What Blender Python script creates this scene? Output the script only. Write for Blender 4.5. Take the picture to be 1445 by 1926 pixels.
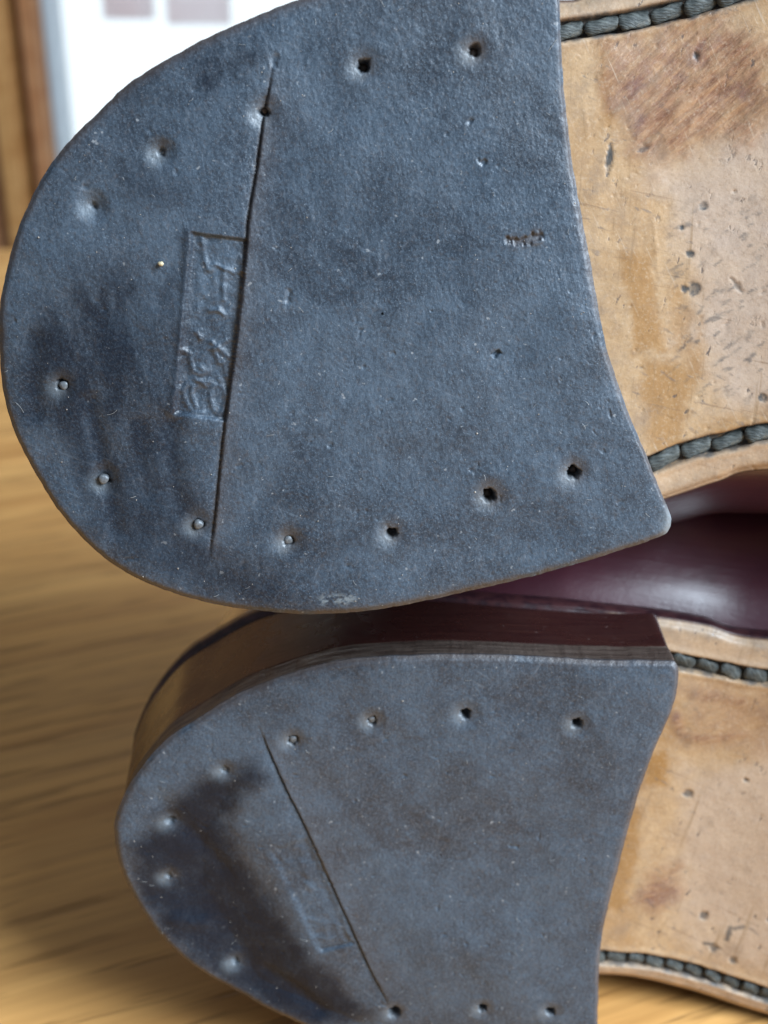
import bpy, math, random
import numpy as np
from mathutils import Matrix, Vector

for o in list(bpy.data.objects): bpy.data.objects.remove(o, do_unlink=True)
scene = bpy.context.scene
COL = scene.collection
rng = np.random.default_rng(7)
random.seed(7)

# ------------------------------------------------------------------ camera
TABLE_Z = 0.0
CAM = np.array([0.0, 0.0, 0.169])            # camera 169 mm above the table top
PITCH = math.radians(26.0)
FPX, CX, CY = 2509.0, 722.5, 963.0           # focal length in photo pixels (1445 x 1926)
cam = bpy.data.cameras.new('camera'); camo = bpy.data.objects.new('camera', cam); COL.objects.link(camo)
camo.location = CAM; camo.rotation_euler = (math.pi/2 - PITCH, 0, 0)
cam.sensor_fit = 'VERTICAL'; cam.sensor_height = 36.0; cam.lens = FPX/1926*36
cam.clip_start = 0.005; cam.clip_end = 100
cam.dof.use_dof = True; cam.dof.focus_distance = 0.163; cam.dof.aperture_fstop = 25.0
scene.camera = camo

# ------------------------------------------------------------------ light
world = bpy.data.worlds.new('World'); scene.world = world; world.use_nodes = True
bg = world.node_tree.nodes['Background']
bg.inputs[0].default_value = (0.62, 0.72, 0.86, 1); bg.inputs[1].default_value = 0.25
def area(name, loc, target, sx, sy, power, col):
    l = bpy.data.lights.new(name, 'AREA'); l.shape = 'RECTANGLE'; l.size = sx; l.size_y = sy
    l.energy = power; l.color = col
    o = bpy.data.objects.new(name, l); COL.objects.link(o); o.location = loc
    d = Vector(target) - Vector(loc); o.rotation_euler = d.to_track_quat('-Z', 'Y').to_euler()
    return o
# daylight from a window on the right of the shoes, a little in front of them
area('window_light', (0.88, -0.34, 0.82), (0.02, 0.15, 0.08), 0.65, 0.75, 45.0, (0.74, 0.87, 1.0))

scene.view_settings.view_transform = 'Standard'; scene.view_settings.look = 'None'
scene.view_settings.exposure = 0.0; scene.view_settings.gamma = 1.0
scene.render.engine = 'CYCLES'
scene.render.resolution_x = 768; scene.render.resolution_y = 1024

# ------------------------------------------------------------------ photo pixel -> point on a plane
Fv = np.array([0, math.cos(PITCH), -math.sin(PITCH)])
Uv = np.array([0, math.sin(PITCH), math.cos(PITCH)])
Rv = np.array([1.0, 0, 0])
def ray(x, y): return Fv + Rv*(x-CX)/FPX + Uv*(CY-y)/FPX
class Frame:
    """Sole plane of one shoe: u to the toe, v across, w out of the sole. Local units are metres."""
    def __init__(s, px, depth, elev, yaw, roll):
        s.P = CAM + ray(*px)*depth
        e, a, r = (math.radians(k) for k in (elev, yaw, roll))
        s.w = np.array([math.sin(a)*math.cos(e), -math.cos(a)*math.cos(e), math.sin(e)])
        h = np.cross([0, 0, 1.0], s.w); h /= np.linalg.norm(h); v = np.cross(s.w, h)
        s.u = h*math.cos(r)+v*math.sin(r); s.v = np.cross(s.w, s.u)
    def uv(s, x, y, z=0.0):                   # photo pixel -> (u, v) mm on the plane z mm below the heel face
        d = ray(x, y); P0 = s.P + s.w*z*1e-3 - CAM
        q = d*((P0@s.w)/(d@s.w)) + CAM - s.P
        return np.array([q@s.u, q@s.v])*1e3
    def pts(s, lst, z=0.0): return np.array([s.uv(x, y, z) for x, y in lst])
    def matrix(s):
        M = Matrix.Identity(4)
        for i in range(3):
            M[i][0], M[i][1], M[i][2], M[i][3] = s.u[i], s.v[i], s.w[i], s.P[i]
        return M
UPF = Frame((600, 580), 0.158, 12, 0, 8)
LOF = Frame((720, 1600), 0.190, 8, -1, -4)

# ------------------------------------------------------------------ numpy helpers
def hash2(ix, iy, seed):
    n = (ix.astype(np.int64)*374761393 + iy.astype(np.int64)*668265263 + seed*982451653) & 0xFFFFFFFF
    n = ((n ^ (n >> 13))*1274126177) & 0xFFFFFFFF
    n = (n ^ (n >> 16)) & 0xFFFFFFFF
    return n/4294967295.0
def vnoise(x, y, seed=0):
    xi, yi = np.floor(x), np.floor(y); fx, fy = x-xi, y-yi
    fx = fx*fx*(3-2*fx); fy = fy*fy*(3-2*fy)
    a, b = hash2(xi, yi, seed), hash2(xi+1, yi, seed)
    c, d = hash2(xi, yi+1, seed), hash2(xi+1, yi+1, seed)
    return (a*(1-fx)+b*fx)*(1-fy)+(c*(1-fx)+d*fx)*fy*1.0
def fbm(x, y, seed=0, oct=4, gain=0.5):
    s = 0; a = 1; t = 0
    for k in range(oct):
        s = s + a*vnoise(x*2**k+17.3*k, y*2**k-9.1*k, seed+k); t += a; a *= gain
    return s/t
def sstep(a, b, x):
    t = np.clip((x-a)/(b-a), 0, 1); return t*t*(3-2*t)
def seg_dist(P, line):
    """distance from P (n,2) to a polyline, plus 0..1 position along it and the signed side"""
    best = np.full(len(P), 1e9); pos = np.zeros(len(P)); side = np.zeros(len(P))
    L = np.r_[0, np.cumsum(np.linalg.norm(np.diff(line, axis=0), axis=1))]
    for i in range(len(line)-1):
        a, b = line[i], line[i+1]; ab = b-a; l2 = max(ab@ab, 1e-12)
        t = np.clip(((P-a)@ab)/l2, 0, 1); q = P-(a+t[:, None]*ab)
        d = np.hypot(q[:, 0], q[:, 1]); m = d < best
        best[m] = d[m]; pos[m] = (L[i]+t[m]*math.sqrt(l2))/L[-1]
        side[m] = np.sign(ab[0]*q[m, 1]-ab[1]*q[m, 0])
    return best, pos, side
def poly_sd(P, poly):
    """signed distance to a closed polygon, negative inside"""
    d = np.full(len(P), 1e9); ins = np.zeros(len(P), bool); n = len(poly)
    for i in range(n):
        a, b = poly[i], poly[(i+1) % n]; ab = b-a
        t = np.clip(((P-a)@ab)/max(ab@ab, 1e-12), 0, 1); q = P-(a+t[:, None]*ab)
        d = np.minimum(d, np.hypot(q[:, 0], q[:, 1]))
        c = (a[1] > P[:, 1]) != (b[1] > P[:, 1])
        xs = a[0]+(P[:, 1]-a[1])*(b[0]-a[0])/(b[1]-a[1]+1e-15)
        ins ^= c & (P[:, 0] < xs)
    return np.where(ins, -d, d)
def spline(pts, per=16, closed=False):
    p = np.asarray(pts, float); n = len(p); out = []
    rngi = range(n) if closed else range(n-1)
    for i in rngi:
        g = (lambda k: p[k % n]) if closed else (lambda k: p[min(max(k, 0), n-1)])
        p0, p1, p2, p3 = g(i-1), g(i), g(i+1), g(i+2)
        for t in np.linspace(0, 1, per, endpoint=False):
            out.append(.5*((2*p1)+(-p0+p2)*t+(2*p0-5*p1+4*p2-p3)*t*t+(-p0+3*p1-3*p2+p3)*t**3))
    if not closed: out.append(p[-1])
    return np.array(out)
def resample(poly, n):
    q = np.vstack([poly, poly[:1]]); L = np.r_[0, np.cumsum(np.linalg.norm(np.diff(q, axis=0), axis=1))]
    s = np.linspace(0, L[-1], n, endpoint=False)
    return np.c_[np.interp(s, L, q[:, 0]), np.interp(s, L, q[:, 1])]

# ------------------------------------------------------------------ mesh helpers (all local mesh data in metres)
def build(name, V, F, mat, parent=None, attrs=None, smooth=True, mats=None, fmat=None):
    """V in mm, F an (m,4) array or a list of faces"""
    me = bpy.data.meshes.new(name)
    V = np.asarray(V, np.float32)*1e-3
    if isinstance(F, np.ndarray):
        m, k = F.shape
        me.vertices.add(len(V)); me.vertices.foreach_set('co', V.ravel())
        me.loops.add(m*k); me.loops.foreach_set('vertex_index', F.astype(np.int32).ravel())
        me.polygons.add(m); me.polygons.foreach_set('loop_start', np.arange(0, m*k, k, dtype=np.int32))
        me.update(calc_edges=True)
    else:
        me.from_pydata([tuple(map(float, v)) for v in V], [], F); me.update()
    me.polygons.foreach_set('use_smooth', np.full(len(me.polygons), smooth))
    for m_ in (mats or [mat]): me.materials.append(m_)
    if fmat is not None: me.polygons.foreach_set('material_index', np.asarray(fmat, np.int32))
    for k_, a in (attrs or {}).items():
        at = me.attributes.new(k_, 'FLOAT', 'POINT'); at.data.foreach_set('value', np.asarray(a, np.float32))
    me.validate()
    o = bpy.data.objects.new(name, me); COL.objects.link(o)
    if parent is not None: o.parent = parent
    return o
def grid_faces(nr, nc, wrap=False, off=0):
    c = nc if wrap else nc-1
    i, j = np.meshgrid(np.arange(nr-1), np.arange(c), indexing='ij'); j2 = (j+1) % nc
    return np.stack([i*nc+j, i*nc+j2, (i+1)*nc+j2, (i+1)*nc+j], -1).reshape(-1, 4)+off
def tag(o, label=None, cat=None, group=None, kind=None):
    for k, v in (('label', label), ('category', cat), ('group', group), ('kind', kind)):
        if v: o[k] = v
    return o
def boxmm(name, lo, hi, mat, parent=None, bev=0.0):
    x0, y0, z0 = lo; x1, y1, z1 = hi
    V = [(x, y, z) for z in (z0, z1) for y in (y0, y1) for x in (x0, x1)]
    F = [(0, 2, 3, 1), (4, 5, 7, 6), (0, 1, 5, 4), (2, 6, 7, 3), (0, 4, 6, 2), (1, 3, 7, 5)]
    o = build(name, V, F, mat, parent, smooth=False)
    if bev:
        b = o.modifiers.new('bevel', 'BEVEL'); b.width = bev*1e-3; b.segments = 3
    return o

# ------------------------------------------------------------------ material helpers
class NT:
    def __init__(s, name):
        s.m = bpy.data.materials.new(name); s.m.use_nodes = True
        s.t = s.m.node_tree; s.b = s.t.nodes['Principled BSDF']; s.tc = s.t.nodes.new('ShaderNodeTexCoord')
    def n(s, kind, **kw):
        x = s.t.nodes.new(kind)
        for k, v in kw.items(): setattr(x, k, v)
        return x
    def set(s, sock, v):
        if isinstance(v, bpy.types.NodeSocket): s.t.links.new(v, sock)
        else: sock.default_value = v
    def coord(s, scale=(1, 1, 1), rot=(0, 0, 0)):
        r = s.n('ShaderNodeMapping'); s.t.links.new(s.tc.outputs['Object'], r.inputs[0])
        r.inputs['Rotation'].default_value = rot
        q = s.n('ShaderNodeMapping'); s.t.links.new(r.outputs[0], q.inputs[0]); q.inputs['Scale'].default_value = scale
        return q.outputs[0]
    def noise(s, scale, detail=4, rough=.55, vec=None, dist=0.0):
        x = s.n('ShaderNodeTexNoise'); x.inputs['Scale'].default_value = scale
        x.inputs['Detail'].default_value = detail; x.inputs['Roughness'].default_value = rough
        x.inputs['Distortion'].default_value = dist
        s.t.links.new(vec if vec is not None else s.tc.outputs['Object'], x.inputs['Vector'])
        return x.outputs['Fac']
    def ramp(s, fac, a, b, lo=0.0, hi=1.0):
        x = s.n('ShaderNodeMapRange'); x.clamp = True; x.interpolation_type = 'SMOOTHSTEP'
        s.set(x.inputs[0], fac)
        for i, v in ((1, a), (2, b), (3, lo), (4, hi)): s.set(x.inputs[i], v)
        return x.outputs[0]
    def math(s, op, a, b=0.0, c=None):
        x = s.n('ShaderNodeMath', operation=op); s.set(x.inputs[0], a); s.set(x.inputs[1], b)
        if c is not None: s.set(x.inputs[2], c)
        return x.outputs[0]
    def mix(s, fac, a, b, mode='MIX'):
        x = s.n('ShaderNodeMix', data_type='RGBA', blend_type=mode)
        s.set(x.inputs[0], fac)
        for i, v in ((6, a), (7, b)):
            s.set(x.inputs[i], v if isinstance(v, bpy.types.NodeSocket) else (*v, 1.0))
        return x.outputs[2]
    def attr(s, name):
        x = s.n('ShaderNodeAttribute'); x.attribute_name = name; return x.outputs['Fac']
    def bump(s, h, dist, strength=1.0, prev=None):
        x = s.n('ShaderNodeBump'); x.inputs['Distance'].default_value = dist; x.inputs['Strength'].default_value = strength
        s.set(x.inputs['Height'], h)
        if prev is not None: s.t.links.new(prev, x.inputs['Normal'])
        return x.outputs[0]
    def out(s, col, rough, normal=None, **kw):
        s.set(s.b.inputs['Base Color'], col if isinstance(col, bpy.types.NodeSocket) else (*col, 1)); s.set(s.b.inputs['Roughness'], rough)
        if normal is not None: s.t.links.new(normal, s.b.inputs['Normal'])
        for k, v in kw.items(): s.set(s.b.inputs[k.replace('_', ' ')], v)
        return s.m

def mat_lift():
    n = NT('heel_rubber')
    big = n.noise(55, 4, .55); mid = n.noise(260, 5, .65); fine = n.noise(3000, 3, .7); tiny = n.noise(6500, 2, .6)
    pol, brown, pale = n.attr('polish'), n.attr('brown'), n.attr('pale')
    dust = n.math('ADD', n.math('MULTIPLY', n.ramp(big, .33, .65), .55), n.math('MULTIPLY', n.ramp(mid, .34, .66), .4))
    dust = n.math('MAXIMUM', n.math('SUBTRACT', dust, n.math('MULTIPLY', pol, .6)), 0.0)
    c = n.mix(dust, (.013, .022, .036), (.053, .086, .126))
    c = n.mix(n.math('MULTIPLY', n.ramp(n.noise(1, 3, .6, n.coord((1900, 1300, 1500))), .52, .72), .40), c, (.085, .080, .085))
    c = n.mix(n.math('MULTIPLY', n.ramp(fine, .45, .68), .42), c, (.100, .142, .190))
    c = n.mix(n.math('MULTIPLY', n.ramp(fine, .48, .32), .40), c, (.012, .018, .027))
    c = n.mix(n.math('MULTIPLY', n.ramp(tiny, .60, .74), .60), c, (.23, .29, .36))
    c = n.mix(n.math('MULTIPLY', n.ramp(n.noise(1100, 2, .5), .70, .76), .6), c, (.34, .36, .38))
    for sc_, ro, lo, am in (((140, 2600, 300), .5, .60, .35), ((110, 2200, 300), -1.05, .61, .30), ((420, 1500, 300), 1.45, .60, .30)):
        k_ = n.ramp(n.noise(1, 3, .6, n.coord(sc_, (0, 0, ro))), lo, lo+.09)
        c = n.mix(n.math('MULTIPLY', n.math('MULTIPLY', k_, am), n.ramp(mid, .42, .6)), c, (.15, .18, .22))
    c = n.mix(n.math('MULTIPLY', pol, n.ramp(mid, .3, .7, .96, .84)), c, (.008, .011, .019))
    c = n.mix(n.math('MULTIPLY', brown, .8), c, (.085, .055, .038))
    c = n.mix(n.math('MULTIPLY', pale, .8), c, (.27, .31, .33))
    # side wall: striated edge
    side = n.attr('wall')
    st = n.noise(1, 4, .6, n.coord((120, 120, 5200)))
    wall = n.mix(n.ramp(st, .35, .7), (.030, .018, .014), (.105, .080, .066))
    c = n.mix(side, c, wall)
    r = n.math('SUBTRACT', n.math('ADD', n.ramp(n.noise(34, 4, .6), .35, .65, .30, .46), n.math('MULTIPLY', mid, .16)), n.math('MULTIPLY', pol, .10))
    b = n.bump(n.noise(1, 4, .6, n.coord((1500, 1000, 1200))), .00014, .85)
    b = n.bump(n.noise(150, 4, .6), .0005, .6, b); b = n.bump(fine, .00005, .85, b); b = n.bump(tiny, .00002, .8, b)
    b = n.bump(n.math('MULTIPLY', st, side), .00012, .6, b)
    return n.out(c, r, b, Specular_IOR_Level=n.ramp(pol, 0, 1, .75, .25))

def mat_stack():
    n = NT('heel_stack_leather')
    st = n.noise(1, 5, .65, n.coord((90, 90, 4200)))
    c = n.mix(n.ramp(st, .35, .75), (.022, .007, .007), (.050, .018, .014))
    sp = n.noise(1, 3, .6, n.coord((900, 900, 2600)))
    c = n.mix(n.ramp(sp, .70, .76), c, (.20, .15, .14))
    b = n.bump(st, .00006, .6); b = n.bump(n.noise(1200, 3, .6), .00005, .6, b)
    return n.out(c, n.ramp(n.noise(160, 4, .6), .3, .7, .20, .38), b, Specular_IOR_Level=.5, Coat_Weight=.25, Coat_Roughness=.2)

def mat_sole():
    n = NT('sole_leather')
    och, scf, gry, drk, wel = (n.attr(k) for k in ('ochre', 'scuff', 'grey', 'dark', 'edge'))
    n1, n2, n3 = n.noise(110, 5, .6), n.noise(520, 5, .65), n.noise(2400, 4, .6)
    c = n.mix(n.ramp(n1, .3, .7), (.44, .270, .135), (.55, .370, .210))
    c = n.mix(n.math('MULTIPLY', n.ramp(n2, .4, .75), .45), c, (.33, .235, .17))
    c = n.mix(n.math('MULTIPLY', gry, .85), c, (.52, .415, .345))  # grey holds the painted light haze and the edge grime
    c = n.mix(n.math('MULTIPLY', och, .85), c, (.33, .160, .042))
    strk = n.noise(1, 5, .65, n.coord((330, 1500, 220), (0, 0, math.radians(-32))))
    sc = n.mix(n.ramp(strk, .3, .7), (.235, .110, .066), (.42, .245, .140))
    sc = n.mix(n.math('MULTIPLY', n.ramp(n.noise(200, 5, .6), .48, .68), .65), sc, (.21, .125, .12))
    c = n.mix(n.math('MULTIPLY', scf, n.ramp(n.noise(300, 5, .7), .3, .6, .6, 1.0)), c, sc)
    c = n.mix(n.math('MULTIPLY', n.ramp(n3, .5, .72), .30), c, (.62, .50, .37)); c = n.mix(n.math('MULTIPLY', n.ramp(n3, .48, .30), .25), c, (.26, .16, .09))
    # small dark specks and scratches rubbed into the leather
    spk = n.noise(1, 4, .6, n.coord((900, 420, 600), (0, 0, math.radians(25))))
    c = n.mix(n.math('MULTIPLY', n.ramp(spk, .645, .70), n.ramp(n1, .35, .6, .25, .85)), c, (.10, .085, .08))
    for sc_, ro, lo, col_ in (((60, 1700, 300), .35, .60, (.24, .15, .09)), ((90, 2200, 300), 1.25, .60, (.62, .50, .38)), ((45, 900, 300), -1.4, .58, (.30, .19, .10)), ((300, 900, 300), .6, .60, (.17, .14, .125))):
        k_ = n.ramp(n.noise(1, 4, .65, n.coord(sc_, (0, 0, ro))), lo, lo+.10)
        c = n.mix(n.math('MULTIPLY', k_, n.ramp(n.noise(90, 3, .6), .4, .62, .05, .6)), c, col_)
    c = n.mix(n.math('MULTIPLY', n.ramp(n.noise(170, 6, .7), .52, .74), .55), c, (.25, .175, .125))
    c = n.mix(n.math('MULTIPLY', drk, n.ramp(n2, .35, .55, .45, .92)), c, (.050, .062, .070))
    c = n.mix(wel, c, n.mix(n.ramp(n2, .4, .6), (.020, .006, .010), (.05, .018, .02)))
    b = n.bump(n1, .0004, .5); b = n.bump(n2, .00016, .6, b); b = n.bump(n.math('MULTIPLY', strk, scf), .0003, .9, b); b = n.bump(n3, .00003, .8, b)
    b = n.bump(n.math('MULTIPLY', n.ramp(spk, .60, .72), -1.0), .00004, .7, b)
    r = n.math('SUBTRACT', .46, n.math('MULTIPLY', n.ramp(n2, .3, .7), .14))
    return n.out(c, r, b, Specular_IOR_Level=.5)

def mat_upper():
    n = NT('burgundy_leather')
    a = n.noise(60, 4, .55); p = n.noise(1500, 3, .6)
    c = n.mix(n.ramp(a, .3, .7), (.042, .0065, .015), (.066, .009, .021))
    b = n.bump(a, .0006, .5); b = n.bump(n.noise(1, 4, .6, n.coord((60, 420, 420), (0, 0, .1))), .00025, .6, b); b = n.bump(p, .00005, .7, b)
    return n.out(c, n.ramp(a, .3, .7, .30, .40), b, Specular_IOR_Level=.6, Coat_Weight=1.0, Coat_Roughness=.26, Coat_IOR=1.6)

def mat_thread():
    n = NT('waxed_thread')
    tw = n.noise(1, 3, .6, n.coord((500, 3200, 1500), (0, 0, math.radians(28))))
    c = n.mix(n.ramp(tw, .3, .7), (.022, .028, .028), (.098, .110, .104))
    c = n.mix(n.math('MULTIPLY', n.ramp(n.noise(700, 3, .6), .55, .7), .5), c, (.21, .19, .15))
    return n.out(c, .62, n.bump(tw, .00025, .9))

def simple(name, col, rough, metal=0.0, var=.25, scale=2000, bumpd=.00005):
    n = NT(name); k = n.noise(scale, 4, .6)
    c = n.mix(n.ramp(k, .3, .7), tuple(v*(1-var) for v in col), tuple(v*(1+var) for v in col))
    return n.out(c, rough, n.bump(k, bumpd, .7), Metallic=metal)

def mat_wood(name, dark, light, rot, rough=(.50, .62), streak=1.0):
    n = NT(name)
    v = n.coord((1, 1, 1), (0, 0, rot))
    def mp(s):
        q = n.n('ShaderNodeMapping'); n.t.links.new(v, q.inputs[0]); q.inputs['Scale'].default_value = s
        return q.outputs[0]
    broad = n.noise(1, 4, .55, mp((3, 40, 40)), .6)
    mid = n.noise(1, 5, .6, mp((9, 170, 170)), .4)
    pore = n.noise(1, 3, .6, mp((30, 430, 430)))
    c = n.mix(n.ramp(broad, .25, .75), dark, light)
    c = n.mix(n.math('MULTIPLY', n.ramp(mid, .38, .70), .55*streak), c, tuple(x*1.35 for x in light))
    c = n.mix(n.math('MULTIPLY', n.ramp(n.noise(1, 4, .6, mp((14, 210, 210)), .5),   .54, .70), .22*streak), c, tuple(x*.6 for x in dark))
    c = n.mix(n.math('MULTIPLY', n.ramp(pore, .54, .63), .48*streak), c, tuple(x*.45 for x in dark))
    b = n.bump(mid, .0003, .4); b = n.bump(n.math('MULTIPLY', n.ramp(pore, .58, .7), -1), .0002, .6, b)
    return n.out(c, n.ramp(mid, .3, .7, *rough), b, Specular_IOR_Level=.22)

def mat_emit(name, col, strength):
    m = bpy.data.materials.new(name); m.use_nodes = True; t = m.node_tree
    t.nodes.remove(t.nodes['Principled BSDF']); e = t.nodes.new('ShaderNodeEmission')
    e.inputs[0].default_value = (*col, 1); e.inputs[1].default_value = strength
    t.links.new(e.outputs[0], t.nodes['Material Output'].inputs[0]); return m
def mat_pane():
    m = bpy.data.materials.new('window_glass'); m.use_nodes = True; t = m.node_tree
    t.nodes.remove(t.nodes['Principled BSDF'])
    a = t.nodes.new('ShaderNodeBsdfTransparent'); g = t.nodes.new('ShaderNodeBsdfGlossy'); g.inputs['Roughness'].default_value = .05
    x = t.nodes.new('ShaderNodeMixShader'); x.inputs[0].default_value = .06
    t.links.new(a.outputs[0], x.inputs[1]); t.links.new(g.outputs[0], x.inputs[2])
    t.links.new(x.outputs[0], t.nodes['Material Output'].inputs[0]); return m

M_LIFT, M_STACK, M_SOLE, M_UPPER, M_THREAD = mat_lift(), mat_stack(), mat_sole(), mat_upper(), mat_thread()
M_LINING = simple('lining_leather', (.30, .20, .12), .6, scale=300)
M_NAIL = simple('steel_nail', (.15, .165, .18), .5, .35, .35, 3000)
M_RUST = simple('rusty_nail', (.06, .042, .032), .6, .3, .4, 3000)
M_TABLE = mat_wood('oak_table', (.53, .250, .072), (.66, .355, .118), math.radians(-23))
M_LINT = simple('lint', (.38, .38, .37), .8)
M_GRIT = simple('grit', (.34, .30, .26), .8, var=.5, scale=500)
M_CRUMB = simple('crumb', (.55, .47, .30), .7, scale=4000)

# ------------------------------------------------------------------ the table and the window behind it
t_ = boxmm('table_top', (-620, -260, -28), (640, 640, 0), M_TABLE, None, 3.0)
tag(t_, 'golden brown oak table top with streaky grain under the shoes', kind='structure')

sky = build('sky', [(-2600, 3600, -1500), (3200, 3600, -1500), (3200, 3600, 3000), (-2600, 3600, 3000)], [(0, 1, 2, 3)],
            mat_emit('overcast_sky', (.84, .94, 1.0), 1.4), smooth=False)
tag(sky, 'bright white overcast sky beyond the window', kind='structure')

# ------------------------------------------------------------------ shoes
STITCH_ME = {}
def stitch_mesh():
    V = []; F = []; nl, nr = 13, 12
    for i in range(nl):
        s = i/(nl-1)*2-1; rr = (max(1-abs(s)**7, 0.0))**.5
        for j in range(nr):
            a = 2*math.pi*j/nr; tw = .10*math.sin(2*a+s*6.0)
            V.append((s*2.3, (1.08+tw)*rr*math.cos(a), (.62+tw)*rr*math.sin(a)-.40*s))
    Fq = grid_faces(nl, nr, True)
    return np.array(V), Fq

def zsole(u):                                 # underside of the outsole, mm below the heel face
    return -17.0 - 7.0*sstep(34, -40, u) + 17.0*sstep(42, 122, u) - 9.0*sstep(150, 250, u)

def make_shoe(fr, spec):
    root = bpy.data.objects.new('shoe', None); COL.objects.link(root); root.empty_display_size = .03
    root.matrix_world = fr.matrix()
    tag(root, spec['label'], 'shoe', 'pair of burgundy leather shoes')
    # ---- heel outline
    ol = spline(np.vstack([fr.pts([(x_-(12 if spec['seed'] == 11 else 4)*max(0, (330-x_)/330), y_) for x_, y_ in spec['outline']])]), 14, True)
    N = 1250; ol = resample(ol, N)
    for _ in range(4): ol = (np.roll(ol, 1, 0)+2*ol+np.roll(ol, -1, 0))/4
    # small nicks along the edge
    th = np.arange(N)/N
    nrm = np.roll(ol, -1, 0)-np.roll(ol, 1, 0); nrm = np.c_[nrm[:, 1], -nrm[:, 0]]/np.linalg.norm(nrm, axis=1)[:, None]
    area_ = .5*np.sum(ol[:, 0]*np.roll(ol[:, 1], -1)-np.roll(ol[:, 0], -1)*ol[:, 1])
    if area_ < 0: nrm = -nrm                 # outward
    wob = (fbm(th*60, th*0+3, spec['seed'])-.5)*.14+(fbm(th*300, th*0+5, spec['seed']+9, 2)-.5)*.12
    wob[0] = wob[-1] = 0
    olw = ol+nrm*wob[:, None]
    flare = 1.7*sstep(12, -32, ol[:, 0])+.35       # the heel widens towards the sole at the back
    olF = ol+nrm*flare[:, None]
    c = fr.uv(*spec['centre'])
    nr = 250
    r = np.r_[np.linspace(.004, .9, 205, endpoint=False), np.linspace(.9, 1, 45)]
    G = c+r[:, None, None]*(olw-c)[None]
    P = G.reshape(-1, 2)
    dedge = ((1-r)[:, None]*np.linalg.norm(olw-c, axis=1)[None]).ravel()
    h, att = spec['relief'](fr, P, dedge)
    V = [np.c_[P, h]]
    # ---- wall of the rubber lift with its striations
    LT = spec['lift']; nw = 16
    for k in range(1, nw+1):
        z = h.reshape(nr, N)[-1]*(1-k/nw)-LT*k/nw
        ins = .10*np.minimum(k, 3)/3+(fbm(th*50, th*0+k*1.7, 77, 3)-.5)*.28
        ins[-1] = ins[0]
        V.append(np.c_[olw-nrm*ins[:, None], z])
    F = grid_faces(nr+nw, N, True)
    if area_ < 0: F = F[:, ::-1]
    F = F[:, ::-1]
    n0 = len(P); nv = n0+nw*N
    A = {k: np.r_[v, np.zeros(nw*N)] for k, v in att.items()}
    A['wall'] = np.r_[np.zeros(n0), np.repeat(np.minimum(np.arange(1, nw+1)/2, 1.0), N)]
    lift = build('heel_lift', np.vstack(V), np.ascontiguousarray(F), M_LIFT, root, A)
    if spec.get('lift_label'): lift['label'] = spec['lift_label']
    # ---- stacked leather layers
    H = 17.0; nl = 1; s4 = ol[::3]; n4 = nrm[::3]; f4 = flare[::3]; m4 = len(s4); t4 = np.arange(m4)/m4
    ztop = -LT-.005; step = (H-LT)/nl
    for k in range(nl):
        z0 = ztop-step*k; z1 = z0-step+.04
        prof = [(z0, .9), (z0, .06), (z0-.05, .02), (z0-.4, .01), ((z0+z1)/2, .0), (z1+.4, .01), (z1+.05, .02), (z1, .06), (z1, .9)]
        V = []
        for z, ins in prof:
            w_ = (fbm(t4*30, t4*0+k*3, 5, 3)-.5)*.10; w_[-1] = w_[0]; q_ = (-z-LT)/(H-LT); w_ = w_-.92*f4*q_
            V.append(np.c_[s4-n4*(ins+.12+w_)[:, None], -LT-(-zsole(s4[:, 0])-LT)*q_])
        F = grid_faces(len(prof), m4, True)
        if area_ < 0: F = F[:, ::-1]
        build('heel_stack', np.vstack(V), np.ascontiguousarray(F[:, ::-1]), M_STACK, root)
    # ---- outsole: edges across v as a function of u
    u0 = olF[:, 0].min(); ub = 24.0
    def cut(u, top):
        a, b = olF, np.roll(olF, -1, 0); m = (a[:, 0]-u)*(b[:, 0]-u) <= 0
        v = a[m, 1]+(u-a[m, 0])*(b[m, 1]-a[m, 1])/(b[m, 0]-a[m, 0]+1e-12)
        return v.max() if top else v.min()
    hu = u0+.05+(ub-u0-.05)*(1-np.cos(np.linspace(0, math.pi/2, 40)))
    def edge_fn(top):
        xs = list(hu)+[p[0] for p in spec['edge_'+('top' if top else 'bot')]]
        ys = [cut(u, top) for u in hu]+[p[1] for p in spec['edge_'+('top' if top else 'bot')]]
        q = spline(np.c_[xs, ys], 12)
        return lambda u: np.interp(u, q[:, 0], q[:, 1])
    eT, eB = edge_fn(True), edge_fn(False)
    uend = spec['edge_top'][-1][0]
    us = np.r_[hu[:-1], np.linspace(ub, 29, 6, endpoint=False), np.arange(29, 74, .22), np.linspace(74, uend-14, 50),
               uend-14+14*np.sin(np.linspace(0, math.pi/2, 22))[1:]]
    nc = 330; tt = np.linspace(0, 1, nc)
    vT, vB = eT(us), eB(us)
    PU = np.repeat(us[:, None], nc, 1); PV = vB[:, None]+(vT-vB)[:, None]*tt[None]
    Q = np.c_[PU.ravel(), PV.ravel()]
    zb = zsole(Q[:, 0])
    dz = np.zeros(len(Q))
    d_e = np.minimum(Q[:, 1]-np.repeat(vB, nc), np.repeat(vT, nc)-Q[:, 1])
    dz -= .9*np.exp(-(np.maximum(d_e, 0)/.7)**2)
    dz += (fbm(Q[:, 0]/14, Q[:, 1]/14, 31)-.5)*.7+(fbm(Q[:, 0]/2.2, Q[:, 1]/2.2, 32)-.5)*.08
    far = sstep(29, 33, Q[:, 0])
    grooves = []
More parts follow.
